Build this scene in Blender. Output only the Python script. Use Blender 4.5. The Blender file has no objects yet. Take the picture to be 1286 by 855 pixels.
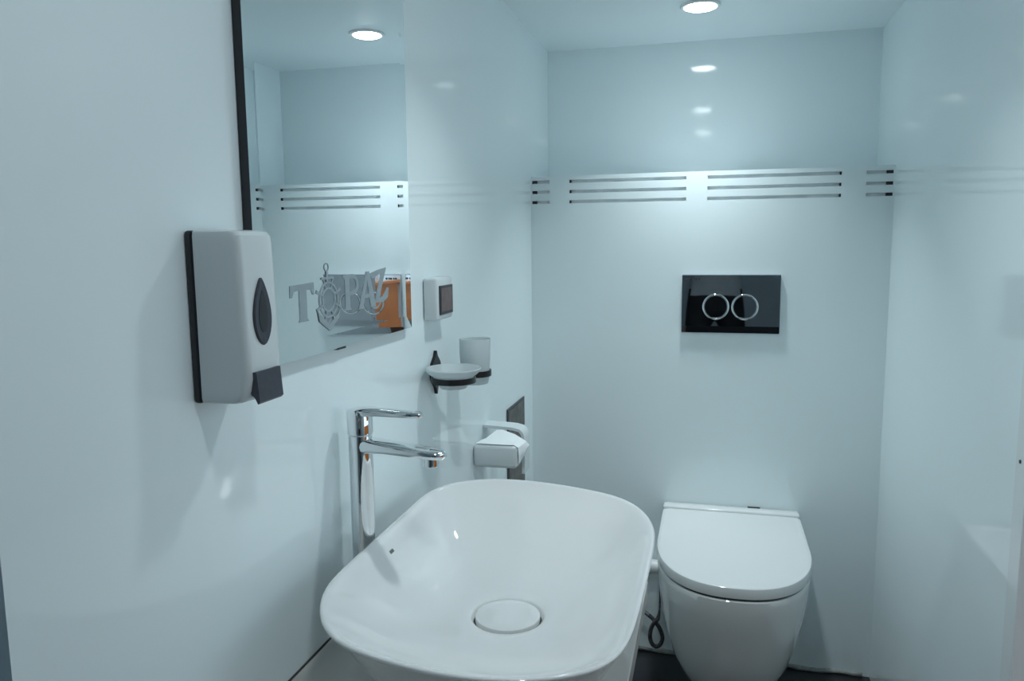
import bpy, bmesh, math, random
from mathutils import Vector, Matrix
random.seed(7)
PI = math.pi
scene = bpy.context.scene
C = scene.collection

# ------------------------------------------------------------------ camera
CAM = dict(f=962.78, yaw=0.2553, pitch=0.1268, roll=-0.01024, loc=(0.5315, -2.2807, 1.2645))
def make_camera():
    y, p, r = CAM['yaw'], CAM['pitch'], CAM['roll']
    fwd = Vector((-math.sin(y) * math.cos(p), math.cos(y) * math.cos(p), -math.sin(p)))
    rt = Vector((math.cos(y), math.sin(y), 0))
    up = rt.cross(fwd)
    r2 = rt * math.cos(r) + up * math.sin(r)
    u2 = -rt * math.sin(r) + up * math.cos(r)
    cam = bpy.data.cameras.new('camera')
    cam.sensor_fit = 'HORIZONTAL'
    cam.sensor_width = 36.0
    cam.lens = CAM['f'] / 1286.0 * 36.0
    cam.clip_start = 0.01
    o = bpy.data.objects.new('camera', cam)
    m = Matrix((r2, u2, -fwd)).transposed().to_4x4()
    m.translation = Vector(CAM['loc'])
    o.matrix_world = m
    C.objects.link(o)
    scene.camera = o
make_camera()

# ------------------------------------------------------------------ world, light, exposure
DOWNLIGHT_W = 2.05
LIGHT_COL = (0.845, 0.958, 0.99)
world = bpy.data.worlds.new('daylight')
scene.world = world
world.use_nodes = True
bg = world.node_tree.nodes['Background']
bg.inputs['Color'].default_value = (0.70, 0.88, 1.0, 1)
bg.inputs['Strength'].default_value = 1.9
scene.view_settings.view_transform = 'Standard'
scene.view_settings.look = 'None'
scene.view_settings.exposure = -0.09
scene.view_settings.gamma = 1.0
scene.view_settings.use_curve_mapping = False
scene.cycles.max_bounces = 14
scene.cycles.diffuse_bounces = 8
scene.cycles.glossy_bounces = 8
scene.cycles.transmission_bounces = 8
scene.cycles.caustics_reflective = True
scene.cycles.blur_glossy = 0.2

# ------------------------------------------------------------------ materials
def mat(name, col, rough=0.4, metal=0.0, spec=0.5, noise=None, bump=None, **kw):
    m = bpy.data.materials.new(name)
    m.use_nodes = True
    nt = m.node_tree
    b = nt.nodes['Principled BSDF']
    b.inputs['Base Color'].default_value = (*col, 1)
    b.inputs['Roughness'].default_value = rough
    b.inputs['Metallic'].default_value = metal
    b.inputs['Specular IOR Level'].default_value = spec
    for k, v in kw.items():
        b.inputs[k.replace('_', ' ')].default_value = v
    tc = nt.nodes.new('ShaderNodeTexCoord')
    if noise:                                   # (scale, second colour, detail)
        n = nt.nodes.new('ShaderNodeTexNoise')
        n.inputs['Scale'].default_value = noise[0]
        n.inputs['Detail'].default_value = noise[2] if len(noise) > 2 else 3
        r = nt.nodes.new('ShaderNodeValToRGB')
        r.color_ramp.elements[0].position = 0.35
        r.color_ramp.elements[1].position = 0.65
        r.color_ramp.elements[0].color = (*col, 1)
        r.color_ramp.elements[1].color = (*noise[1], 1)
        nt.links.new(tc.outputs['Object'], n.inputs['Vector'])
        nt.links.new(n.outputs['Fac'], r.inputs['Fac'])
        nt.links.new(r.outputs['Color'], b.inputs['Base Color'])
    if bump:                                    # (scale, strength, distance)
        n = nt.nodes.new('ShaderNodeTexNoise')
        n.inputs['Scale'].default_value = bump[0]
        n.inputs['Detail'].default_value = 2
        bp = nt.nodes.new('ShaderNodeBump')
        bp.inputs['Strength'].default_value = bump[1]
        bp.inputs['Distance'].default_value = bump[2]
        nt.links.new(tc.outputs['Object'], n.inputs['Vector'])
        nt.links.new(n.outputs['Fac'], bp.inputs['Height'])
        nt.links.new(bp.outputs['Normal'], b.inputs['Normal'])
    return m

def emissive(name, col, strength):
    m = bpy.data.materials.new(name)
    m.use_nodes = True
    nt = m.node_tree
    nt.nodes.remove(nt.nodes['Principled BSDF'])
    e = nt.nodes.new('ShaderNodeEmission')
    e.inputs['Color'].default_value = (*col, 1)
    e.inputs['Strength'].default_value = strength
    nt.links.new(e.outputs[0], nt.nodes['Material Output'].inputs['Surface'])
    return m

M = {}
M['wall'] = mat('gloss_wall_panel', (0.80, 0.88, 0.90), 0.06, noise=(1.5, (0.805, 0.885, 0.905)), bump=(2.0, 0.03, 0.003))
M['upper'] = mat('satin_upper_wall', (0.80, 0.88, 0.90), 0.07, noise=(1.2, (0.805, 0.885, 0.905)))
M['ceiling'] = mat('ceiling_paint', (0.80, 0.86, 0.88), 0.35, noise=(2.0, (0.805, 0.865, 0.885)))
M['floor'] = mat('black_floor', (0.012, 0.014, 0.017), 0.28, noise=(8.0, (0.022, 0.024, 0.028)), bump=(25.0, 0.2, 0.002))
M['core'] = mat('dark_panel_core', (0.02, 0.022, 0.026), 0.6, noise=(90, (0.03, 0.03, 0.034)))
M['slotback'] = mat('slot_backing', (0.86, 0.88, 0.88), 0.5, noise=(20, (0.72, 0.75, 0.77)))
M['ceramic'] = mat('white_ceramic', (0.70, 0.71, 0.705), 0.05, noise=(3, (0.71, 0.715, 0.71)), Coat_Weight=0.3, Coat_Roughness=0.03)
M['lid'] = mat('white_duroplast', (0.67, 0.685, 0.685), 0.10, noise=(3, (0.68, 0.69, 0.69)))
M['plastic'] = mat('white_plastic', (0.64, 0.69, 0.70), 0.22, noise=(6, (0.65, 0.70, 0.71)))
M['black'] = mat('black_plastic', (0.012, 0.013, 0.018), 0.35, noise=(40, (0.018, 0.019, 0.024)))
M['charcoal'] = mat('charcoal_plastic', (0.035, 0.038, 0.055), 0.4, noise=(120, (0.045, 0.048, 0.065)))
M['smoke'] = mat('smoked_window', (0.022, 0.027, 0.033), 0.12, noise=(30, (0.028, 0.033, 0.04)))
M['chrome'] = mat('chrome', (0.80, 0.82, 0.83), 0.03, metal=1.0)
M['chrome_dark'] = mat('polished_chrome_plate', (0.50, 0.52, 0.55), 0.02, metal=1.0)
M['mirror'] = mat('mirror_silver', (0.86, 0.89, 0.90), 0.0, metal=1.0)
M['mirror_edge'] = mat('mirror_dark_edge', (0.015, 0.016, 0.02), 0.3)
M['etch'] = mat('frosted_etching', (0.27, 0.33, 0.36), 0.5, noise=(60, (0.30, 0.36, 0.39)))
M['frost'] = mat('frosted_glass', (0.80, 0.86, 0.87), 0.45, Transmission_Weight=0.55, IOR=1.3, noise=(30, (0.78, 0.84, 0.855)))
M['iron'] = mat('black_metal', (0.01, 0.01, 0.012), 0.3, metal=0.3, noise=(50, (0.016, 0.016, 0.018)))
M['screen'] = mat('maroon_screen', (0.10, 0.055, 0.055), 0.3, noise=(60, (0.14, 0.08, 0.075)))
M['marble'] = mat('brown_marble', (0.03, 0.026, 0.022), 0.35, noise=(22, (0.13, 0.11, 0.09), 9))
M['paper'] = mat('tissue_paper', (0.82, 0.85, 0.86), 0.9, noise=(60, (0.80, 0.83, 0.84)))
M['counter'] = mat('counter_laminate', (0.57, 0.55, 0.525), 0.10, noise=(4, (0.59, 0.57, 0.545)))
M['pvc'] = mat('white_pvc_pipe', (0.70, 0.72, 0.72), 0.3, noise=(8, (0.72, 0.73, 0.73)))
M['braid'] = mat('braided_hose', (0.05, 0.05, 0.052), 0.4, metal=0.6, noise=(300, (0.16, 0.16, 0.165)))
M['seal'] = mat('sealant', (0.34, 0.35, 0.34), 0.6, noise=(40, (0.20, 0.21, 0.21)))
M['wood'] = mat('orange_varnished_wood', (0.88, 0.29, 0.07), 0.2, noise=(6, (0.76, 0.23, 0.05), 6))
M['jamb'] = mat('door_jamb', (0.76, 0.80, 0.81), 0.12, noise=(3, (0.77, 0.805, 0.815)))
M['bluegrey'] = mat('blue_grey_jamb', (0.30, 0.38, 0.46), 0.3, noise=(4, (0.31, 0.39, 0.47)))
M['lens'] = emissive('downlight_lens', (0.90, 0.97, 1.0), 26.0)
M['rubber'] = mat('dark_rubber', (0.03, 0.032, 0.036), 0.6, noise=(60, (0.04, 0.042, 0.045)))
M['shirt'] = mat('grey_shirt', (0.55, 0.57, 0.58), 0.8, noise=(30, (0.60, 0.62, 0.63)))
M['trousers'] = mat('black_trousers', (0.012, 0.013, 0.016), 0.8, noise=(30, (0.018, 0.019, 0.022)))
M['skin'] = mat('skin', (0.50, 0.30, 0.22), 0.5, noise=(20, (0.54, 0.33, 0.24)))
M['hair'] = mat('dark_hair', (0.02, 0.016, 0.013), 0.5, noise=(80, (0.035, 0.028, 0.022)))
M['frame_white'] = mat('white_window_frame', (0.75, 0.78, 0.79), 0.3, noise=(5, (0.76, 0.79, 0.80)))

# ------------------------------------------------------------------ helpers
def thing(name, label, cat, loc=(0, 0, 0), group=None):
    o = bpy.data.objects.new(name, None)
    o.empty_display_size = 0.05
    o.location = loc
    C.objects.link(o)
    o['label'] = label
    o['category'] = cat
    if group:
        o['group'] = group
    return o

def world_loc(o):
    v = Vector(o.location)
    while o.parent:
        o = o.parent
        v = v + Vector(o.location)
    return v

def obj(name, bm, m, parent=None, smooth=False, kind=None, label=None, pivot=None):
    """link a bmesh (built in world coordinates) as one mesh object"""
    bmesh.ops.recalc_face_normals(bm, faces=bm.faces[:])
    me = bpy.data.meshes.new(name)
    bm.to_mesh(me)
    bm.free()
    for mm in (m if isinstance(m, (list, tuple)) else [m]):
        me.materials.append(mm)
    if smooth:
        for p in me.polygons:
            p.use_smooth = True
        if smooth != True:
            me.set_sharp_from_angle(angle=math.radians(smooth))
    o = bpy.data.objects.new(name, me)
    C.objects.link(o)
    if parent is not None:
        o.parent = parent
        me.transform(Matrix.Translation(-world_loc(parent)))
    elif pivot is not None:
        me.transform(Matrix.Translation(-Vector(pivot)))
        o.location = pivot
    if kind:
        o['kind'] = kind
    if label:
        o['label'] = label
    return o

def tag(o, label, cat, group=None):
    o['label'] = label
    o['category'] = cat
    if group:
        o['group'] = group
    return o

def box(x0, x1, y0, y1, z0, z1, bev=0.0, seg=2, bm=None):
    bm = bm or bmesh.new()
    vs = [bm.verts.new(p) for p in [(x0, y0, z0), (x1, y0, z0), (x1, y1, z0), (x0, y1, z0), (x0, y0, z1), (x1, y0, z1), (x1, y1, z1), (x0, y1, z1)]]
    fs = [bm.faces.new([vs[i] for i in q]) for q in ((0, 3, 2, 1), (4, 5, 6, 7), (0, 1, 5, 4), (1, 2, 6, 5), (2, 3, 7, 6), (3, 0, 4, 7))]
    if bev > 0:
        es = list({e for f in fs for e in f.edges})
        bmesh.ops.bevel(bm, geom=es, offset=bev, segments=seg, profile=0.5, affect='EDGES')
    return bm

def loft(rings, cap0=True, cap1=True, closed=True, bm=None):
    bm = bm or bmesh.new()
    R = [[bm.verts.new(p) for p in r] for r in rings]
    n = len(R[0])
    for a, b in zip(R[:-1], R[1:]):
        for i in range(n if closed else n - 1):
            j = (i + 1) % n
            bm.faces.new((a[i], a[j], b[j], b[i]))
    if cap0:
        bm.faces.new(R[0][::-1])
    if cap1:
        bm.faces.new(R[-1])
    return bm

def lathe(prof, c, n=40, axis='z', cap0=True, cap1=True, bm=None):
    """prof: list of (radius, height) along the axis through c"""
    rings = []
    for r, h in prof:
        ring = []
        for i in range(n):
            a = 2 * PI * i / n
            u, v = r * math.cos(a), r * math.sin(a)
            if axis == 'z':
                ring.append((c[0] + u, c[1] + v, c[2] + h))
            elif axis == 'y':
                ring.append((c[0] + u, c[1] + h, c[2] + v))
            else:
                ring.append((c[0] + h, c[1] + u, c[2] + v))
        rings.append(ring)
    return loft(rings, cap0, cap1, bm=bm)

def catmull(pts, n=8, closed=False):
    P = [Vector(p) for p in pts]
    out = []
    N = len(P)
    for i in range(N if closed else N - 1):
        if closed:
            a, b, c, d = P[i - 1], P[i], P[(i + 1) % N], P[(i + 2) % N]
        else:
            a, b, c, d = P[max(i - 1, 0)], P[i], P[i + 1], P[min(i + 2, N - 1)]
        for k in range(n):
            t = k / n
            out.append(0.5 * (2 * b + (c - a) * t + (2 * a - 5 * b + 4 * c - d) * t * t + (3 * b - a - 3 * c + d) * t ** 3))
    if not closed:
        out.append(P[-1])
    return out

def tube(pts, r, n=12, closed=False, bm=None):
    P = [Vector(p) for p in pts]
    rings = []
    up = Vector((0.13, 0.31, 0.94)).normalized()
    N = len(P)
    for i, p in enumerate(P):
        if closed:
            t = P[(i + 1) % N] - P[i - 1]
        else:
            t = P[min(i + 1, N - 1)] - P[max(i - 1, 0)]
        t.normalize()
        s = t.cross(up)
        if s.length < 1e-4:
            s = t.cross(Vector((1, 0, 0)))
        s.normalize()
        up = s.cross(t).normalized()
        rr = r[i] if isinstance(r, (list, tuple)) else r
        rings.append([p + s * rr * math.cos(2 * PI * k / n) + up * rr * math.sin(2 * PI * k / n) for k in range(n)])
    if closed:
        rings.append(rings[0])
        bm = loft(rings, False, False, bm=bm)
        bmesh.ops.remove_doubles(bm, verts=bm.verts[:], dist=1e-6)
        return bm
    return loft(rings, bm=bm)

def prism(poly, x0, x1, bm=None):
    """a flat (y, z) polygon given thickness from x0 to x1"""
    return loft([[(x0, a, b) for a, b in poly], [(x1, a, b) for a, b in poly]], bm=bm)

# ------------------------------------------------------------------ the room
W = 1.0
ZC = 1.877           # ceiling
ZP = 1.460           # top of the boxed-in back panel
YU = 0.253           # upper back wall
YN = -3.25           # wall behind the photographer
D0, D1, DZ = -1.80, -0.965, 1.80   # doorway in the right wall

obj('floor', box(-0.1, 1.95, YN, 0.35, -0.06, 0.0), M['floor'], kind='structure')
obj('ceiling', box(-0.1, 1.95, YN, 0.35, ZC, ZC + 0.06), M['ceiling'], kind='structure')
obj('wall_left', box(-0.10, 0.0, -1.829, 0.35, 0.0, ZC), M['wall'], kind='structure')
obj('wall_left_front', box(-0.10, -0.02, YN, -1.829, 0.0, ZC), M['bluegrey'], kind='structure')
obj('wall_back', box(0.0, W, YU, 0.35, 0.0, ZC), M['upper'], kind='structure')
obj('wall_front', box(-0.1, 1.95, YN - 0.08, YN, 0.0, ZC), M['upper'], kind='structure')
# right wall with a doorway beside the camera
bm = box(W, W + 0.08, D1, 0.35, 0, ZC)
obj('wall_right', bm, M['wall'], kind='structure')
bm = box(W, W + 0.08, YN, D0, 0, ZC)
box(W, W + 0.08, D0, D1, DZ, ZC, bm=bm)
obj('wall_right_front', bm, M['upper'], kind='structure')
tr = obj('trim_1', box(W - 0.006, W + 0.09, D1 - 0.045, D1 - 0.0005, 0.0, DZ, 0.002), M['jamb'], kind='structure')
obj('screw', lathe([(0.003, 0), (0.003, -0.0015), (0.0015, -0.002)], (W - 0.006, -0.985, 0.925), 12, 'x'), M['charcoal'], tr)
obj('trim_2', box(W - 0.006, W + 0.09, D0 + 0.0005, D0 + 0.045, 0.0, DZ, 0.002), M['jamb'], kind='structure')

# boxed-in lower back panel, with three rows of vent slots cut through its 30 mm board
def back_panel():
    xs_h = [(0.004, 0.057), (0.117, 0.455), (0.514, 0.867), (0.930, 0.996)]
    zs_h = [(1.4385, 1.4475), (1.4085, 1.4175), (1.3790, 1.3880)]
    xs = sorted({0.0, W} | {v for h in xs_h for v in h})
    zs = sorted({0.0, ZP} | {v for h in zs_h for v in h})
    T = 0.008
    bm = bmesh.new()
    def quad(ps, mi):
        f = bm.faces.new([bm.verts.new(p) for p in ps])
        f.material_index = mi
    hole = lambda x0, x1, z0, z1: any(abs(a - x0) < 1e-6 and abs(b - x1) < 1e-6 for a, b in xs_h) and any(abs(a - z0) < 1e-6 and abs(b - z1) < 1e-6 for a, b in zs_h)
    for x0, x1 in zip(xs[:-1], xs[1:]):
        for z0, z1 in zip(zs[:-1], zs[1:]):
            if hole(x0, x1, z0, z1):
                quad([(x0, 0, z0), (x0, T, z0), (x0, T, z1), (x0, 0, z1)], 1)
                quad([(x1, 0, z0), (x1, 0, z1), (x1, T, z1), (x1, T, z0)], 1)
                quad([(x0, 0, z0), (x1, 0, z0), (x1, T, z0), (x0, T, z0)], 0)
                quad([(x0, 0, z1), (x0, T, z1), (x1, T, z1), (x1, 0, z1)], 0)
            else:
                quad([(x0, 0, z0), (x1, 0, z0), (x1, 0, z1), (x0, 0, z1)], 0)
    quad([(0, 0, ZP), (W, 0, ZP), (W, YU, ZP), (0, YU, ZP)], 0)
    me = bpy.data.meshes.new('wall_back_panel')
    bm.to_mesh(me)
    bm.free()
    me.materials.append(M['wall'])
    me.materials.append(M['core'])
    o = bpy.data.objects.new('wall_back_panel', me)
    C.objects.link(o)
    o['kind'] = 'structure'
    bk = obj('slot_backing', box(0.0, W, T + 0.0005, T + 0.006, 1.355, 1.455), M['slotback'], o)
    for z0, z1 in zs_h:                       # dark core left showing at the outer ends of each slot
        for a, b in ((0.0045, 0.018), (0.1172, 0.1215), (0.8628, 0.8668), (0.980, 0.9955)):
            obj('slot_end', box(a, b, 0.002, T + 0.0003, z0 + 0.0002, z1 - 0.0002), M['core'], o)
    return o
back_panel()
# sealant bead at the foot of the panel, ragged along its length
pts, rr = [], []
x = 0.02
while x < 0.99:
    pts.append((x, -0.002, 0.004 + random.uniform(-0.002, 0.004)))
    rr.append(0.006 + random.uniform(-0.002, 0.003))
    x += 0.03
obj('trim_3', tube(pts, rr, 8), M['seal'], kind='structure', smooth=True)

# passage outside the doorway: varnished wainscot below a long window
XW = 1.85
obj('wall_passage', box(XW, XW + 0.06, YN, 0.35, 0.0, 0.97), M['frame_white'], kind='structure')
bm = box(XW, XW + 0.06, YN, 0.35, 1.78, ZC)
obj('wall_passage_top', bm, M['frame_white'], kind='structure')
obj('wall_passage_end', box(W + 0.08, XW + 0.06, 0.29, 0.35, 0, ZC), M['frame_white'], kind='structure')
wt = thing('wainscot', 'orange varnished wooden wainscot reflected in the chrome plate', 'panelling', (XW - 0.02, -1.9, 0))
for k in range(6):
    y0 = YN + 0.02 + k * 0.45
    obj('panel', box(XW - 0.022, XW - 0.0005, y0, y0 + 0.445, 0.0, 0.97, 0.003), M['wood'], wt)
obj('cap_rail', box(XW - 0.045, XW + 0.03, YN + 0.01, -0.53, 0.9705, 0.995, 0.004), M['wood'], wt)
wn = bpy.data.objects.new('window_1', None)
C.objects.link(wn)
wn['kind'] = 'structure'
for y0 in (YN + 0.3, -2.35, -1.45, -0.55):
    obj('mullion', box(XW + 0.005, XW + 0.05, y0, y0 + 0.05, 0.996, 1.779), M['frame_white'], wn)

# ------------------------------------------------------------------ downlights
def downlight(x, y, label, power=1.0, beam=115):
    t = thing('downlight', label, 'ceiling light', (x, y, ZC), 'round ceiling downlights')
    obj('trim_ring', lathe([(0.041, -0.0005), (0.052, -0.0005), (0.053, -0.003), (0.050, -0.006), (0.043, -0.006), (0.041, -0.003)], (x, y, ZC), 48, cap0=False, cap1=False), M['frame_white'], t, smooth=40)
    obj('lens', lathe([(0.041, -0.001), (0.041, -0.005), (0.036, -0.0085), (0.024, -0.0105)], (x, y, ZC), 48), M['lens'], t)
    L = bpy.data.lights.new('downlight_lamp', 'AREA')
    L.shape = 'DISK'
    L.size = 0.075
    L.energy = DOWNLIGHT_W * power
    L.color = LIGHT_COL
    L.spread = math.radians(beam)
    lo = bpy.data.objects.new('lamp', L)
    C.objects.link(lo)
    lo.parent = t
    lo.location = (0, 0, -0.012)
downlight(0.487, -0.118, 'bright round downlight in the ceiling above the toilet', 1.17, 90)
downlight(0.470, -1.020, 'round ceiling downlight above the basin, seen only as a reflection', 1.1)
downlight(0.465, -1.800, 'round ceiling downlight just in front of the photographer, seen only as a reflection', 0.62, 150)
downlight(1.50, -2.750, 'unseen ceiling downlight added in the passage to brighten the orange wainscot', 2.2, 130)  # added lamp, no known source; brightens the wainscot but not the left wall

# ------------------------------------------------------------------ vanity counter
CZ = 0.691
CX = 0.437
v = thing('vanity_unit', 'pale vanity counter along the left wall under the white basin', 'vanity', (0.22, -1.4, 0))
obj('countertop', box(0.0015, CX, -1.86, -1.02, CZ - 0.032, CZ, 0.002), M['counter'], v)
obj('joint', box(0.0003, 0.0028, -1.86, -1.02, CZ + 0.0002, CZ + 0.0018), M['rubber'], v)
obj('carcass', box(0.0015, 0.385, -1.80, -1.05, 0.08, CZ - 0.0325), M['counter'], v)
obj('plinth', box(0.0015, 0.35, -1.79, -1.06, 0.0, 0.0795), M['black'], v)
for y0, y1 in ((-1.797, -1.428), (-1.422, -1.053)):
    d = obj('door', box(0.3855, 0.403, y0, y1, 0.085, CZ - 0.045, 0.002), M['counter'], v)
    yh = y1 - 0.04 if y1 < -1.2 else y0 + 0.04
    obj('handle', tube(catmull([(0.403, yh, 0.50), (0.42, yh, 0.505), (0.422, yh, 0.56), (0.42, yh, 0.615), (0.403, yh, 0.62)], 5), 0.004, 10), M['chrome'], d, smooth=True)

# ------------------------------------------------------------------ basin
RZ = 0.835
rim = [(0.083, -1.495), (0.067, -1.455), (0.061, -1.413), (0.060, -1.347), (0.059, -1.259), (0.058, -1.16), (0.057, -1.079), (0.068, -1.031), (0.092, -0.997), (0.136, -0.970), (0.195, -0.961), (0.271, -0.971), (0.361, -1.001), (0.406, -1.033), (0.436, -1.081), (0.455, -1.141), (0.460, -1.204), (0.460, -1.315), (0.458, -1.417), (0.457, -1.446), (0.454, -1.488), (0.449, -1.518), (0.438, -1.543), (0.421, -1.563), (0.365, -1.592), (0.298, -1.602), (0.241, -1.597), (0.178, -1.582), (0.148, -1.570), (0.121, -1.550), (0.102, -1.527)]
def smooth_outline(pts, n):
    fine = [Vector((p.x, p.y)) for p in catmull([(x, y, 0) for x, y in pts], 12, True)]
    L = [0]
    for a, b in zip(fine, fine[1:] + fine[:1]):
        L.append(L[-1] + (b - a).length)
    out, k = [], 0
    for i in range(n):
        s = L[-1] * i / n
        while L[k + 1] < s:
            k += 1
        t = (s - L[k]) / max(L[k + 1] - L[k], 1e-9)
        out.append(fine[k].lerp(fine[(k + 1) % len(fine)], t))
    for _ in range(5):
        out = [out[i - 1] * 0.25 + out[i] * 0.5 + out[(i + 1) % n] * 0.25 for i in range(n)]
    return out
def basin():
    n = 120
    o2 = smooth_outline(rim, n)
    dc = Vector((0.262, -1.288))          # drain
    bc = Vector((0.258, -1.285))          # base centre
    t = thing('vessel_basin', 'large white ceramic vessel basin with rounded rim on the counter', 'basin', (bc.x, bc.y, CZ))
    def ring(s, z, morph=0.0, r=0.0, c=bc):
        out = []
        for p in o2:
            q = bc + (p - bc) * s
            if morph:
                d = (p - bc).normalized()
                q = q.lerp(c + d * r, morph)
            out.append((q.x, q.y, z))
        return out
    def inset(d, z):
        out = []
        for i, p in enumerate(o2):
            tg = (o2[(i + 1) % n] - o2[i - 1]).normalized()
            nr = Vector((-tg.y, tg.x))
            if nr.dot(bc - p) < 0:
                nr = -nr
            q = p + nr * d
            out.append((q.x, q.y, z))
        return out
    rings = [ring(0.60, CZ + 0.0005), ring(0.64, CZ + 0.002), ring(0.70, CZ + 0.022), ring(0.80, CZ + 0.062), ring(0.905, CZ + 0.105), inset(0.003, RZ - 0.006), inset(0.0, RZ - 0.003), inset(0.001, RZ - 0.0008), inset(0.0035, RZ),
             inset(0.0065, RZ - 0.0012), inset(0.0105, RZ - 0.0040), inset(0.016, RZ - 0.0095)]
    prof = [(0.885, 0.8145), (0.81, 0.7975), (0.72, 0.782), (0.62, 0.7685), (0.52, 0.758), (0.43, 0.7505)]
    for s, z in prof:
        rings.append(ring(s, z))
    rings += [ring(0.36, 0.7465, 0.4, 0.085, dc), ring(0.30, 0.7435, 0.75, 0.066, dc), ring(0.2, 0.7415, 1, 0.054, dc), ring(0.2, 0.7395, 1, 0.0505, dc), ring(0.2, 0.728, 1, 0.0495, dc)]
    bowl = obj('bowl', loft(rings), M['ceramic'], t, smooth=True)
    # tiny dark print inside the rim by the tap, laid on the glaze
    from mathutils.bvhtree import BVHTree
    me = bowl.data
    off = Vector((bc.x, bc.y, CZ))
    tree = BVHTree.FromPolygons([v.co + off for v in me.vertices], [tuple(p.vertices) for p in me.polygons])
    for k in range(5):
        y0 = -1.283 + k * 0.0026
        ps = []
        for xx, yy in ((0.0810, y0), (0.0810, y0 + 0.0012), (0.0842, y0 + 0.0016), (0.0842, y0 + 0.0004)):
            h = tree.ray_cast(Vector((xx, yy, 1.2)), Vector((0, 0, -1)))
            ps.append(h[0] + h[1] * 0.0002)
        b_ = bmesh.new()
        loft([[p for p in ps], [p + Vector((0.0001, 0, 0.0002)) for p in ps]], bm=b_)
        obj('print_mark', b_, M['rubber'], t)
    obj('drain_gap', lathe([(0.0490, 0.7285), (0.0490, 0.7315)], (dc.x, dc.y, 0), 64), M['rubber'], t)
    obj('drain_cover', lathe([(0.0455, 0.732), (0.0462, 0.7400), (0.0455, 0.7418), (0.043, 0.7428), (0.03, 0.7438), (0.012, 0.7442)], (dc.x, dc.y, 0), 64), M['ceramic'], t, smooth=40)
    return o2
basin()

# ------------------------------------------------------------------ tall chrome tap
def tap():
    x0, y0 = 0.036, -1.272
    t = thing('basin_tap', 'tall chrome single-lever tap standing between basin and wall', 'tap', (x0, y0, CZ))
    R = 0.0175
    obj('base_ring', lathe([(0.0225, 0.0005), (0.0225, 0.004), (0.020, 0.006), (R, 0.006)], (x0, y0, CZ), 40), M['chrome'], t, smooth=40)
    body = obj('column', lathe([(R, 0.0062), (R, 0.296), (R - 0.0006, 0.2966)], (x0, y0, CZ), 48), M['chrome'], t, smooth=40)
    # spout: flattened rounded bar running out over the basin, slightly rising out of the column
    def slab(path, half_w, half_h, nn=20, e=3.2):
        rings = []
        for (px, pz), hw, hh in zip(path, half_w, half_h):
            ring = []
            for i in range(nn):
                a = 2 * PI * i / nn
                cu, su = math.cos(a), math.sin(a)
                u = math.copysign(abs(cu) ** (2 / e), cu) * hw
                w = math.copysign(abs(su) ** (2 / e), su) * hh
                ring.append((px, y0 + u, pz + w))
            rings.append(ring)
        return loft(rings)
    sp = [(x0 + 0.006, 0.972), (x0 + 0.022, 0.972), (x0 + 0.05, 0.970), (x0 + 0.085, 0.967), (x0 + 0.110, 0.965), (x0 + 0.122, 0.964), (x0 + 0.129, 0.964), (x0 + 0.1325, 0.964)]
    s = obj('spout', slab(sp, [0.0165, 0.0165, 0.0168, 0.017, 0.0168, 0.0145, 0.010, 0.004], [0.0115, 0.0105, 0.0085, 0.0075, 0.007, 0.0066, 0.006, 0.003]), M['chrome'], t, smooth=35)
    obj('aerator', lathe([(0.0105, -0.013), (0.0115, -0.012), (0.0115, 0.0)], (x0 + 0.110, y0, 0.9595), 28), M['chrome'], s, smooth=40)
    # cap and lever
    top = CZ + 0.298
    c = obj('lever_cap', lathe([(R + 0.0002, 0), (R + 0.0012, 0.001), (R + 0.0012, 0.0335), (R - 0.001, 0.0365), (R - 0.006, 0.038)], (x0, y0, top), 48), M['chrome'], t, smooth=40)
    lv = [(x0 - 0.004, 1.0215), (x0 + 0.015, 1.0225), (x0 + 0.03, 1.0225), (x0 + 0.06, 1.0215), (x0 + 0.085, 1.021), (x0 + 0.095, 1.021), (x0 + 0.099, 1.021)]
    obj('lever', slab(lv, [0.0165, 0.0165, 0.0125, 0.0115, 0.0112, 0.008, 0.002], [0.0065, 0.0065, 0.0058, 0.0050, 0.0046, 0.0040, 0.0020]), M['chrome'], c, smooth=35)
tap()

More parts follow.
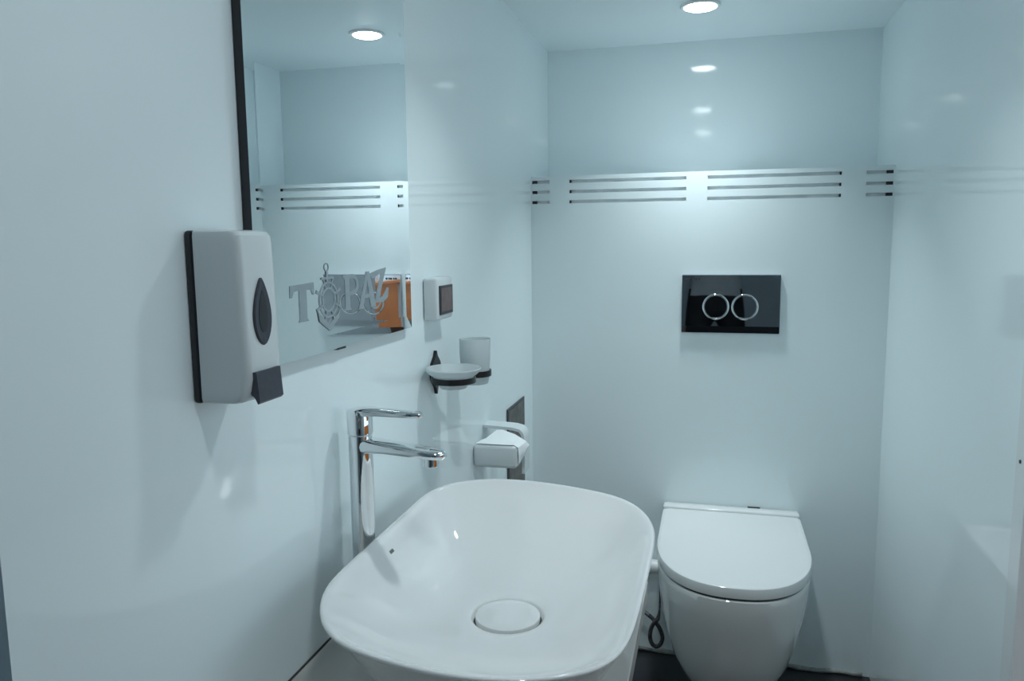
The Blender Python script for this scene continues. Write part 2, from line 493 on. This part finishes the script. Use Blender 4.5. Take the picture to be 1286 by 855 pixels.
# ------------------------------------------------------------------ mirror with etched lettering
MX = 0.012
def mirror():
    y0, y1, z0, z1 = -1.484, -1.003, 1.116, 1.845
    t = thing('wall_mirror', 'tall frameless mirror with slanted glass edges and frosted lettering on the left wall', 'mirror', (0, (y0 + y1) / 2, z0))
    b = 0.022
    bx = -0.0005      # the wedge of the glass edge bends the image inwards
    bm = bmesh.new()
    P = lambda x, y, z: bm.verts.new((x, y, z))
    i = [P(MX, y0 + b, z0 + b), P(MX, y1 - b, z0 + b), P(MX, y1 - b, z1 - b), P(MX, y0 + b, z1 - b)]
    o = [P(MX - bx, y0, z0), P(MX - bx, y1, z0), P(MX - bx, y1, z1), P(MX - bx, y0, z1)]
    k = [P(0.0008, y0, z0), P(0.0008, y1, z0), P(0.0008, y1, z1), P(0.0008, y0, z1)]
    bm.faces.new(i)
    for a in range(4):
        c = (a + 1) % 4
        bm.faces.new((i[a], o[a], o[c], i[c]))
        f = bm.faces.new((o[a], k[a], k[c], o[c]))
        f.material_index = 1
    bm.faces.new(k[::-1]).material_index = 1
    obj('glass', bm, [M['mirror'], M['mirror_edge']], t)
    for yy in (-1.274,):
        obj('clip', box(0.0008, MX + 0.0012, yy - 0.013, yy + 0.013, z0 - 0.0022, z0 + 0.0008, 0.0004), M['rubber'], t)
    E0, E1 = MX + 0.0001, MX + 0.0006
    def letter(name, polys):
        bm = bmesh.new()
        for k, p in enumerate(polys):            # each stroke a hair prouder than the last, so none coincide
            prism(p, E0 + k * 0.00002, E1 + k * 0.00004, bm=bm)
        return obj(name, bm, M['etch'], t)
    rect = lambda a, b_, c, d: [(a, c), (b_, c), (b_, d), (a, d)]
    # T
    letter('letter', [[(-1.409, 1.197), (-1.403, 1.197), (-1.399, 1.2045), (-1.386, 1.2055), (-1.386, 1.168), (-1.389, 1.164), (-1.363, 1.164), (-1.367, 1.168), (-1.367, 1.2055), (-1.355, 1.2045), (-1.351, 1.198), (-1.346, 1.198), (-1.347, 1.2145), (-1.408, 1.2125)]])
    # P
    def arc(cy, cz, r0, r1, a0, a1, n=14, k=1.0):
        A = [math.radians(a0 + (a1 - a0) * i / n) for i in range(n + 1)]
        return [(cy + r1 * k * math.cos(a), cz + r1 * math.sin(a)) for a in A] + [(cy + r0 * k * math.cos(a), cz + r0 * math.sin(a)) for a in reversed(A)]
    letter('letter', [[(-1.262, 1.2205), (-1.262, 1.217), (-1.256, 1.214), (-1.256, 1.172), (-1.261, 1.168), (-1.236, 1.168), (-1.241, 1.172), (-1.241, 1.2205)],
                      [(-1.241, 1.2205), (-1.241, 1.2145), (-1.232, 1.2145), (-1.232, 1.2205)], [(-1.241, 1.1955), (-1.241, 1.1895), (-1.232, 1.1895), (-1.232, 1.1955)],
                      arc(-1.232, 1.205, 0.0095, 0.0155, -90, 90, k=1.35)])
    # A
    letter('letter', [[(-1.212, 1.166), (-1.197, 1.166), (-1.176, 1.2225), (-1.184, 1.2225)], [(-1.184, 1.2225), (-1.172, 1.2225), (-1.150, 1.166), (-1.170, 1.166)],
                      rect(-1.196, -1.166, 1.182, 1.1875)])
    # Z with a long swept tail
    letter('letter', [[(-1.166, 1.213), (-1.170, 1.219), (-1.140, 1.2235), (-1.108, 1.2265), (-1.112, 1.2185), (-1.140, 1.2165), (-1.158, 1.211)],
                      [(-1.127, 1.2195), (-1.108, 1.2265), (-1.138, 1.177), (-1.156, 1.172)],
                      [(-1.156, 1.172), (-1.146, 1.1775), (-1.122, 1.180), (-1.104, 1.194), (-1.100, 1.192), (-1.104, 1.177), (-1.122, 1.171)],
                      arc(-1.152, 1.182, 0.0185, 0.0205, 215, 330, k=1.1)])
    # ship's wheel, anchor ring and pointed crown standing in for the O
    wy, wz = -1.306, 1.188
    K = 1.12
    polys = [arc(wy, wz, 0.0145, 0.0175, 0, 360, 40, K), arc(wy, wz, 0.0225, 0.0255, 0, 360, 44, K), arc(wy - 0.004, 1.2335, 0.0045, 0.0062, 0, 360, 24, K)]
    for j in range(8):
        a = 2 * PI * (j + 0.5) / 8
        d = Vector((math.cos(a) * K, math.sin(a)))
        s = Vector((-math.sin(a), math.cos(a))) * 0.0014
        p0, p1, p2 = Vector((wy, wz)) + d * 0.0175, Vector((wy, wz)) + d * 0.0225, Vector((wy, wz)) + d * 0.034
        polys.append([tuple(p0 - s), tuple(p1 - s), tuple(p1 + s), tuple(p0 + s)])
        q1 = Vector((wy, wz)) + d * 0.0255
        polys.append([tuple(q1 - s), tuple(p2 - 1.7 * s), tuple(p2 + 1.7 * s), tuple(q1 + s)])
    polys.append(rect(wy - 0.0065, wy - 0.0015, 1.2135, 1.2275))
    polys.append(rect(wy - 0.020, wy + 0.012, 1.2165, 1.2195))
    polys.append([(wy - 0.034, 1.175), (wy - 0.028, 1.170), (wy - 0.003, 1.153), (wy + 0.024, 1.166), (wy + 0.032, 1.174), (wy + 0.026, 1.160), (wy - 0.001, 1.144), (wy - 0.030, 1.160)])
    letter('wheel_emblem', polys)
mirror()

# ------------------------------------------------------------------ soap dispenser
def soap():
    ya, yb = -1.590, -1.521
    yc = (ya + yb) / 2
    t = thing('soap_dispenser', 'white wall soap dispenser with black backplate and teardrop window', 'soap dispenser', (0, yc, 1.098))
    obj('backplate', box(0.0006, 0.0105, ya - 0.0004, yb + 0.0004, 1.098, 1.2805, 0.003), M['black'], t)
    # shell: lofted up from the bottom, deeper towards the bottom, rounded front corners
    def ring(z, dep, w, r):
        pts = [(0.0106, yc - w), (dep - r, yc - w + 0.001)]
        for i in range(1, 8):
            a = -PI / 2 + (PI / 2) * i / 8
            pts.append((dep - r + r * math.cos(a), yc - w + 0.001 + r + r * math.sin(a)))
        pts += [(dep, yc - w * 0.45), (dep + 0.0012, yc), (dep, yc + w * 0.45)]
        for i in range(1, 8):
            a = (PI / 2) * i / 8
            pts.append((dep - r + r * math.cos(a), yc + w - 0.001 - r + r * math.sin(a)))
        pts += [(dep - r, yc + w - 0.001), (0.0106, yc + w)]
        return [(x, y, z) for x, y in pts]
    w = (yb - ya) / 2
    R_ = []
    for z, d, ww in ((1.0985, 0.052, w - 0.003), (1.100, 0.057, w - 0.001), (1.104, 0.0615, w), (1.112, 0.0655, w), (1.125, 0.068, w), (1.16, 0.0675, w), (1.20, 0.0665, w), (1.24, 0.0655, w), (1.268, 0.0645, w), (1.275, 0.0635, w), (1.279, 0.060, w - 0.001), (1.2805, 0.055, w - 0.003)):
        R_.append(ring(z, d, ww, 0.0105))
    obj('shell', loft(R_), M['plastic'], t, smooth=30)
    # teardrop window
    def tear(k, n=36):
        pts = []
        for i in range(n):
            a = 2 * PI * i / n
            u = math.sin(a) * 0.0176 * (0.80 - 0.28 * math.cos(a) - 0.10 * math.cos(2 * a))
            vv = 0.036 * math.cos(a)
            pts.append((yc - 0.003 + u * k, 1.1945 + vv * (1 - (1 - k) * 0.75)))
        return pts
    xf = 0.0666
    wd = obj('window_rim', loft([[(xf, a, b) for a, b in tear(1.0)], [(xf + 0.002, a, b) for a, b in tear(1.0)], [(xf + 0.003, a, b) for a, b in tear(0.92)], [(xf + 0.0024, a, b) for a, b in tear(0.55)]]), M['charcoal'], t, smooth=30)
    obj('window_pane', loft([[(xf + 0.0015, a, b) for a, b in tear(0.54)], [(xf + 0.0028, a, b) for a, b in tear(0.50)]]), M['black'], wd)
    # push lever: tilted pad with a toe underneath
    bm = bmesh.new()
    def pad(x0_, x1_, ya_, yb_, z0_, z1_, tilt):
        return [(x0_, ya_, z0_), (x0_, yb_, z0_), (x1_, yb_, z0_), (x1_, ya_, z0_)]
    prof = [(0.0645, 1.132), (0.0720, 1.1325), (0.0745, 1.1005), (0.0720, 1.098), (0.0685, 1.105), (0.0645, 1.108)]
    y0, y1 = yc - 0.026, yc + 0.020
    obj('push_lever', loft([[(x, y0, z) for x, z in prof], [(x, y1, z) for x, z in prof]]), M['charcoal'], t)
soap()

# ------------------------------------------------------------------ flush plate
def flush_plate():
    x0, x1, z0, z1 = 0.449, 0.719, 1.001, 1.168
    t = thing('flush_plate', 'rectangular chrome dual flush plate on the back wall above the toilet', 'flush plate', ((x0 + x1) / 2, 0, z0))
    F = -0.011
    bm = bmesh.new()
    prof = [(-0.0006, z0), (-0.007, z0), (F, z0 + 0.020), (F, z1 - 0.0015), (F + 0.0015, z1), (-0.0006, z1)]
    loft([[(x0, y, z) for y, z in prof], [(x1, y, z) for y, z in prof]], bm=bm)
    obj('plate', bm, M['chrome_dark'], t)
    for cx in (0.544, 0.624):
        cz = 1.0765
        r = 0.036
        b = obj('button', lathe([(r - 0.004, F - 0.0003), (r - 0.004, F - 0.0022), (r - 0.0048, F - 0.0026)], (cx, 0, cz), 48, 'y'), M['chrome_dark'], t)
        ringpts = [(cx + (r - 0.001) * math.cos(2 * PI * i / 48), F - 0.001, cz + (r - 0.001) * math.sin(2 * PI * i / 48)) for i in range(48)]
        obj('ring', tube(ringpts, 0.0026, 10, True), M['chrome'], b, smooth=True)
    # small stamped mark in the upper left corner
    for i, wd in enumerate((0.006, 0.004, 0.007, 0.005, 0.006)):
        xx = x0 + 0.012 + i * 0.008
        obj('stamp', box(xx, xx + wd, F - 0.0004, F - 0.00005, z1 - 0.016, z1 - 0.010), M['rubber'], t)
flush_plate()

# ------------------------------------------------------------------ toilet
def toilet():
    cx = 0.598
    t = thing('toilet', 'white wall-hung toilet with closed D-shaped lid', 'toilet', (cx, -0.25, 0))
    def dshape(hw, yback, yfront, n=56, e=2.35, narrow=1.0):
        """closed outline: straight back, straight-ish sides, rounded nose"""
        ym = yback + (yfront - yback) * 0.46
        L = ym - yfront
        pts = []
        r = 0.012
        pts.append((cx - hw * narrow + r, yback))
        for i in range(1, 6):
            a = PI / 2 + (PI / 2) * i / 5
            pts.append((cx - hw * narrow + r + r * math.cos(a), yback - r + r * math.sin(a)))
        for i in range(1, 6):
            f = i / 6
            pts.append((cx - hw * (narrow + (1 - narrow) * f), yback - r + (ym - yback + r) * f))
        for i in range(n + 1):
            a = PI + PI * i / n
            c_, s_ = math.cos(a), math.sin(a)
            pts.append((cx + math.copysign(abs(c_) ** (2 / e), c_) * hw, ym + math.copysign(abs(s_) ** (2 / e), s_) * L))
        for i in range(5, 0, -1):
            f = i / 6
            pts.append((cx + hw * (narrow + (1 - narrow) * f), yback - r + (ym - yback + r) * f))
        for i in range(5, 0, -1):
            a = (PI / 2) * (1 - i / 5)
            pts.append((cx + hw * narrow - r + r * math.cos(a), yback - r + r * math.sin(a)))
        pts.append((cx + hw * narrow - r, yback))
        return pts
    D = lambda hw, yb, yf, z, e=2.35, nr=1.0: [(x, y, z) for x, y in dshape(hw, yb, yf, e=e, narrow=nr)]
    rings = [D(0.060, -0.004, -0.27, 0.055), D(0.084, -0.003, -0.315, 0.062), D(0.106, -0.002, -0.36, 0.085), D(0.135, -0.002, -0.41, 0.13), D(0.157, -0.002, -0.455, 0.19), D(0.172, -0.002, -0.492, 0.26), D(0.183, -0.002, -0.520, 0.33), D(0.189, -0.002, -0.540, 0.39), D(0.1915, -0.002, -0.549, 0.43), D(0.1917, -0.002, -0.550, 0.4455), D(0.1905, -0.003, -0.5485, 0.4475), D(0.184, -0.01, -0.54, 0.448)]
    obj('pan', loft(rings), M['ceramic'], t, smooth=40)
    obj('seat_gap', loft([D(0.1875, -0.012, -0.5455, 0.4482), D(0.1875, -0.012, -0.5455, 0.4528)]), M['rubber'], t)
    zt = 0.4805
    rings = [D(0.189, -0.045, -0.547, 0.453), D(0.1912, -0.045, -0.5492, 0.4545), D(0.192, -0.045, -0.550, 0.460), D(0.192, -0.045, -0.550, zt - 0.006), D(0.1905, -0.045, -0.5485, zt - 0.002), D(0.187, -0.046, -0.545, zt - 0.0004), D(0.18, -0.050, -0.538, zt)]
    obj('lid', loft(rings), M['lid'], t, smooth=40)
    bm = box(cx - 0.192, cx + 0.192, -0.0445, -0.004, 0.4525, 0.4865, 0.006, 3)
    obj('hinge_cover', bm, M['lid'], t, smooth=40)
    for s in (0.045,):
        obj('dark_strip', box(cx + s + 0.005, cx + s + 0.04, -0.0035, -0.0005, 0.478, 0.4878, 0.001), M['rubber'], t)  # short dark strip against the wall behind the hinge cover
toilet()

# ------------------------------------------------------------------ plumbing beside the toilet
p = thing('waste_pipe', 'white waste pipe running along the back wall left of the toilet', 'pipe', (0.25, -0.05, 0.29))
obj('pipe', tube([(0.02, -0.035, 0.29), (0.41, -0.035, 0.29)], 0.021, 20), M['pvc'], p, smooth=40)
obj('collar', tube([(0.352, -0.035, 0.29), (0.372, -0.035, 0.29)], 0.0245, 20), M['pvc'], p, smooth=40)
p = thing('angle_valve', 'chrome angle valve with black knob on the back wall under the pipe', 'valve', (0.335, 0, 0.155))
obj('flange', lathe([(0.022, -0.001), (0.022, -0.004), (0.012, -0.008)], (0.335, 0, 0.155), 28, 'y'), M['chrome'], p, smooth=40)
obj('valve_body', tube([(0.335, -0.004, 0.155), (0.335, -0.055, 0.155)], 0.009, 16), M['chrome'], p, smooth=40)
obj('knob', tube([(0.335, -0.045, 0.162), (0.335, -0.045, 0.19)], [0.011, 0.013], 14), M['black'], p, smooth=40)
obj('outlet', tube(catmull([(0.338, -0.045, 0.153), (0.352, -0.045, 0.150), (0.368, -0.047, 0.140)], 5), 0.0065, 14), M['chrome'], p, smooth=40)
p = tag(obj('supply_hose', tube(catmull([(0.368, -0.047, 0.1400), (0.383, -0.049, 0.128), (0.402, -0.053, 0.104), (0.411, -0.056, 0.076), (0.402, -0.058, 0.052), (0.386, -0.060, 0.050), (0.375, -0.062, 0.072), (0.377, -0.064, 0.105), (0.388, -0.066, 0.130), (0.397, -0.062, 0.140), (0.401, -0.05, 0.165), (0.401, -0.045, 0.22), (0.400, -0.035, 0.267)], 8), [0.0062] * 72 + [0.0062 - 0.0034 * i / 8 for i in range(8)] + [0.0028] * 17, 12), M['braid'], smooth=True, pivot=(0.368, -0.047, 0.05)),
        'dark braided hose looped beside the toilet pan', 'hose')

# ------------------------------------------------------------------ small wall box with a maroon screen
t = thing('wall_sensor', 'small white box with a dark maroon screen on the left wall', 'sensor', (0, -0.87, 1.118))
b = obj('housing', box(0.0006, 0.030, -0.915, -0.826, 1.118, 1.2005, 0.006, 3), M['plastic'], t, smooth=40)
s = obj('screen_frame', box(0.0302, 0.0325, -0.906, -0.832, 1.1285, 1.1845, 0.001), M['black'], t)
obj('screen', box(0.0326, 0.0331, -0.900, -0.839, 1.1345, 1.1795), M['screen'], s)

# ------------------------------------------------------------------ soap dish and tumbler on a black bracket
def dish():
    t = thing('accessory_bracket', 'black metal wall bracket carrying the dish and tumbler rings', 'bracket', (0, -0.862, 0.97))
    prof = [(-0.862, 1.054), (-0.856, 1.043), (-0.842, 1.030), (-0.837, 1.012), (-0.842, 0.996), (-0.856, 0.981), (-0.862, 0.967), (-0.868, 0.981), (-0.884, 0.996), (-0.890, 1.012), (-0.884, 1.030), (-0.868, 1.043)]
    obj('wall_plate', prism(prof, 0.0006, 0.007), M['iron'], t)
    dc = (0.058, -0.912, 0)
    tc = (0.062, -0.785, 0)
    zr = 0.999
    def ringgeo(c, r, hh, th, z):
        return lathe([(r, z - hh), (r + th, z - hh), (r + th, z + hh), (r, z + hh), (r, z - hh)], c, 48, cap0=False, cap1=False)
    obj('dish_ring', ringgeo(dc, 0.0400, 0.0055, 0.003, zr + 0.008), M['iron'], t, smooth=40)
    obj('tumbler_ring', ringgeo(tc, 0.0305, 0.006, 0.003, zr), M['iron'], t, smooth=40)
    obj('arm', tube([(0.006, -0.870, zr + 0.001), (0.035, -0.868, zr + 0.001), (0.058, -0.8690, zr + 0.008)], 0.005, 10), M['iron'], t, smooth=True)
    obj('arm', tube([(0.035, -0.862, zr + 0.001), (0.045, -0.835, zr + 0.001), (0.050, -0.8175, zr)], 0.005, 10), M['iron'], t, smooth=True)
    prof = [(0.016, 0.989), (0.025, 0.9905), (0.0285, 0.9955), (0.031, 1.0015), (0.0385, 1.006), (0.0392, 1.0135), (0.045, 1.017), (0.052, 1.0235), (0.0535, 1.028), (0.052, 1.0295), (0.047, 1.025), (0.04, 1.0175), (0.034, 1.0115), (0.018, 1.0085)]
    tag(obj('soap_dish', lathe(prof, dc, 48), M['frost'], smooth=40, pivot=(dc[0], dc[1], 0.989)), 'round frosted glass soap dish held in a black ring', 'soap dish')
    prof = [(0.020, 0.9755), (0.0255, 0.9765), (0.0275, 0.981), (0.0295, 0.9925), (0.0295, 1.006), (0.0315, 1.03), (0.0325, 1.069), (0.0318, 1.070), (0.030, 1.069), (0.028, 1.03), (0.0255, 0.990), (0.024, 0.983), (0.012, 0.981)]
    tag(obj('tumbler', lathe(prof, tc, 48), M['frost'], smooth=40, pivot=(tc[0], tc[1], 0.9755)), 'frosted glass tumbler standing in the ring behind the soap dish', 'tumbler')
dish()

# ------------------------------------------------------------------ toilet paper holder
def holder():
    t = thing('paper_holder', 'white toilet paper holder with curved cover in the far left corner', 'paper holder', (0, -0.55, 0.74))
    obj('body', box(0.0006, 0.106, -0.620, -0.560, 0.745, 0.800, 0.009, 3), M['plastic'], t, smooth=40)
    # curved cover: sheet running out from the wall and turning down
    path = [(0.0006, 0.826), (0.04, 0.825), (0.075, 0.823), (0.092, 0.819), (0.101, 0.810), (0.1045, 0.795), (0.105, 0.75), (0.104, 0.710)]
    th = 0.007
    outer, inner = [], []
    for i, (x, z) in enumerate(path):
        a, b = path[max(i - 1, 0)], path[min(i + 1, len(path) - 1)]
        tx, tz = b[0] - a[0], b[1] - a[1]
        l = math.hypot(tx, tz)
        outer.append((x, z))
        inner.append((x + tz / l * th, z - tx / l * th))
    poly = outer + inner[::-1]
    obj('cover', loft([[(x, -0.535, z) for x, z in poly], [(x, -0.485, z) for x, z in poly]]), M['plastic'], t, smooth=40)
    obj('axle', tube([(0.05, -0.560, 0.772), (0.05, -0.50, 0.772)], 0.012, 14), M['plastic'], t, smooth=40)
    # folded tissue: sheet lying over the box with a pointed end hanging over its front
    rows = [[(0.006, -0.616, 0.8012), (0.06, -0.616, 0.8012), (0.098, -0.614, 0.8012), (0.107, -0.612, 0.795), (0.1085, -0.611, 0.775), (0.109, -0.609, 0.757)],
            [(0.024, -0.590, 0.808), (0.06, -0.585, 0.810), (0.098, -0.580, 0.806), (0.112, -0.578, 0.796), (0.117, -0.574, 0.783), (0.114, -0.578, 0.768)],
            [(0.043, -0.563, 0.822), (0.055, -0.558, 0.822), (0.085, -0.555, 0.812), (0.112, -0.555, 0.797), (0.120, -0.552, 0.787), (0.117, -0.556, 0.778)]]
    bm = bmesh.new()
    n = Vector((0, 0.0, 1))
    up = [[bm.verts.new(p) for p in r] for r in rows]
    for a, b in zip(up[:-1], up[1:]):
        for i in range(len(a) - 1):
            bm.faces.new((a[i], a[i + 1], b[i + 1], b[i]))
    g = bmesh.ops.extrude_face_region(bm, geom=bm.faces[:])
    for vv in g['geom']:
        if isinstance(vv, bmesh.types.BMVert):
            vv.co += Vector((0.0006, -0.0002, 0.0008))
    tag(obj('toilet_tissue', bm, M['paper'], smooth=30, pivot=(0.06, -0.6, 0.80)), 'white tissue folded to a point on the paper holder', 'tissue')
holder()

# ------------------------------------------------------------------ brown panel on the left wall by the corner
t = thing('brown_panel', 'dark brown marbled panel with thin frame on the left wall by the corner', 'panel', (0, -0.216, 0.45))
obj('frame', box(0.0006, 0.004, -0.312, -0.121, 0.45, 0.815), M['charcoal'], t)
obj('slab', box(0.0041, 0.0052, -0.303, -0.127, 0.456, 0.808), M['marble'], t)

# ------------------------------------------------------------------ the photographer, seen in the chrome plate
def person():
    V, R_, Ed = [], [], []
    def add(p, r, parent=None):
        V.append(p)
        R_.append(r)
        if parent is not None:
            Ed.append((parent, len(V) - 1))
        return len(V) - 1
    X, Y = 0.555, -2.66
    pel = add((X, Y, 0.93), 0.13)
    sp1 = add((X, Y, 1.06), 0.125, pel)
    sp2 = add((X, Y - 0.01, 1.20), 0.14, sp1)
    sp3 = add((X, Y + 0.0, 1.32), 0.125, sp2)
    nk = add((X, Y + 0.02, 1.42), 0.055, sp3)
    hd0 = add((X, Y + 0.045, 1.49), 0.07, nk)
    hd1 = add((X, Y + 0.05, 1.56), 0.088, hd0)
    hd2 = add((X, Y + 0.04, 1.625), 0.075, hd1)
    nose = add((X, Y + 0.145, 1.535), 0.012, hd1)
    for s in (-1, 1):
        sh = add((X + s * 0.17, Y, 1.345), 0.062, sp3)
        el = add((X + s * 0.235, Y + 0.03, 1.09), 0.045, sh)
        fa = add((X + s * 0.17, Y + 0.16, 1.17), 0.037, el)
        wr = add((X + s * 0.105, Y + 0.245, 1.235), 0.026, fa)
        pm = add((X + s * 0.088, Y + 0.285, 1.25), 0.026, wr)
        for k, (dz, ln) in enumerate(((0.030, 0.034), (0.010, 0.040), (-0.010, 0.038), (-0.028, 0.030))):
            a = add((X + s * 0.086, Y + 0.315, 1.25 + dz), 0.0095, pm)
            b = add((X + s * (0.086 - ln * 0.6), Y + 0.332, 1.25 + dz), 0.0085, a)
            add((X + s * (0.086 - ln * 1.3), Y + 0.332, 1.25 + dz), 0.0075, b)
        a = add((X + s * 0.078, Y + 0.272, 1.275), 0.011, pm)
        add((X + s * 0.055, Y + 0.268, 1.288), 0.009, a)
        hp = add((X + s * 0.095, Y, 0.85), 0.098, pel)
        kn = add((X + s * 0.125, Y + 0.02, 0.48), 0.062, hp)
        ak = add((X + s * 0.14, Y - 0.01, 0.09), 0.042, kn)
        hl = add((X + s * 0.143, Y + 0.03, 0.045), 0.042, ak)
        add((X + s * 0.155, Y + 0.15, 0.036), 0.034, hl)
    me = bpy.data.meshes.new('skeleton')
    me.from_pydata(V, Ed, [])
    o = bpy.data.objects.new('skeleton', me)
    C.objects.link(o)
    md = o.modifiers.new('skin', 'SKIN')
    md.use_smooth_shade = True
    for i, sv in enumerate(me.skin_vertices[0].data):
        sv.radius = (R_[i], R_[i])
        sv.use_root = (i == 0)
    torso = {pel: (0.165, 0.105), sp1: (0.155, 0.10), sp2: (0.17, 0.105), sp3: (0.16, 0.09)}
    for k, r in torso.items():
        me.skin_vertices[0].data[k].radius = r
    o.modifiers.new('sub', 'SUBSURF').levels = 2
    dg = bpy.context.evaluated_depsgraph_get()
    m2 = bpy.data.meshes.new_from_object(o.evaluated_get(dg))
    bpy.data.objects.remove(o)
    m2.materials.clear()
    for k in ('shirt', 'trousers', 'skin', 'hair', 'black'):
        m2.materials.append(M[k])
    for pl in m2.polygons:
        c = pl.center
        pl.use_smooth = True
        hand = c.y > Y + 0.10 and 1.1 < c.z < 1.40
        if c.z > 1.42:
            pl.material_index = 3 if (c.z > 1.60 or c.y < Y + 0.02) else 2
        elif hand:
            pl.material_index = 2
        elif c.z > 0.955:
            pl.material_index = 0
        elif c.z > 0.085:
            pl.material_index = 1
        else:
            pl.material_index = 4
    zmin = min(v.co.z for v in m2.vertices)
    m2.transform(Matrix.Translation((-X, -Y, -zmin + 0.0005 - 0.0)))
    b = bpy.data.objects.new('person', m2)
    b.location = (X, Y, 0)
    C.objects.link(b)
    tag(b, 'person in grey shirt and black trousers holding a camera, reflected in the flush plate', 'person')
    dz = -zmin
    cam = thing('photo_camera', 'black camera held in both hands by the person', 'camera', (X, Y + 0.31, 1.21 + dz))
    cz = 1.25 + dz
    obj('body', box(X - 0.065, X + 0.065, Y + 0.285, Y + 0.322, cz - 0.042, cz + 0.042, 0.008, 3), M['black'], cam, smooth=40)
    obj('lens_barrel', lathe([(0.030, 0), (0.030, 0.030), (0.027, 0.034)], (X, Y + 0.3225, cz), 28, 'y'), M['black'], cam, smooth=40)
person()
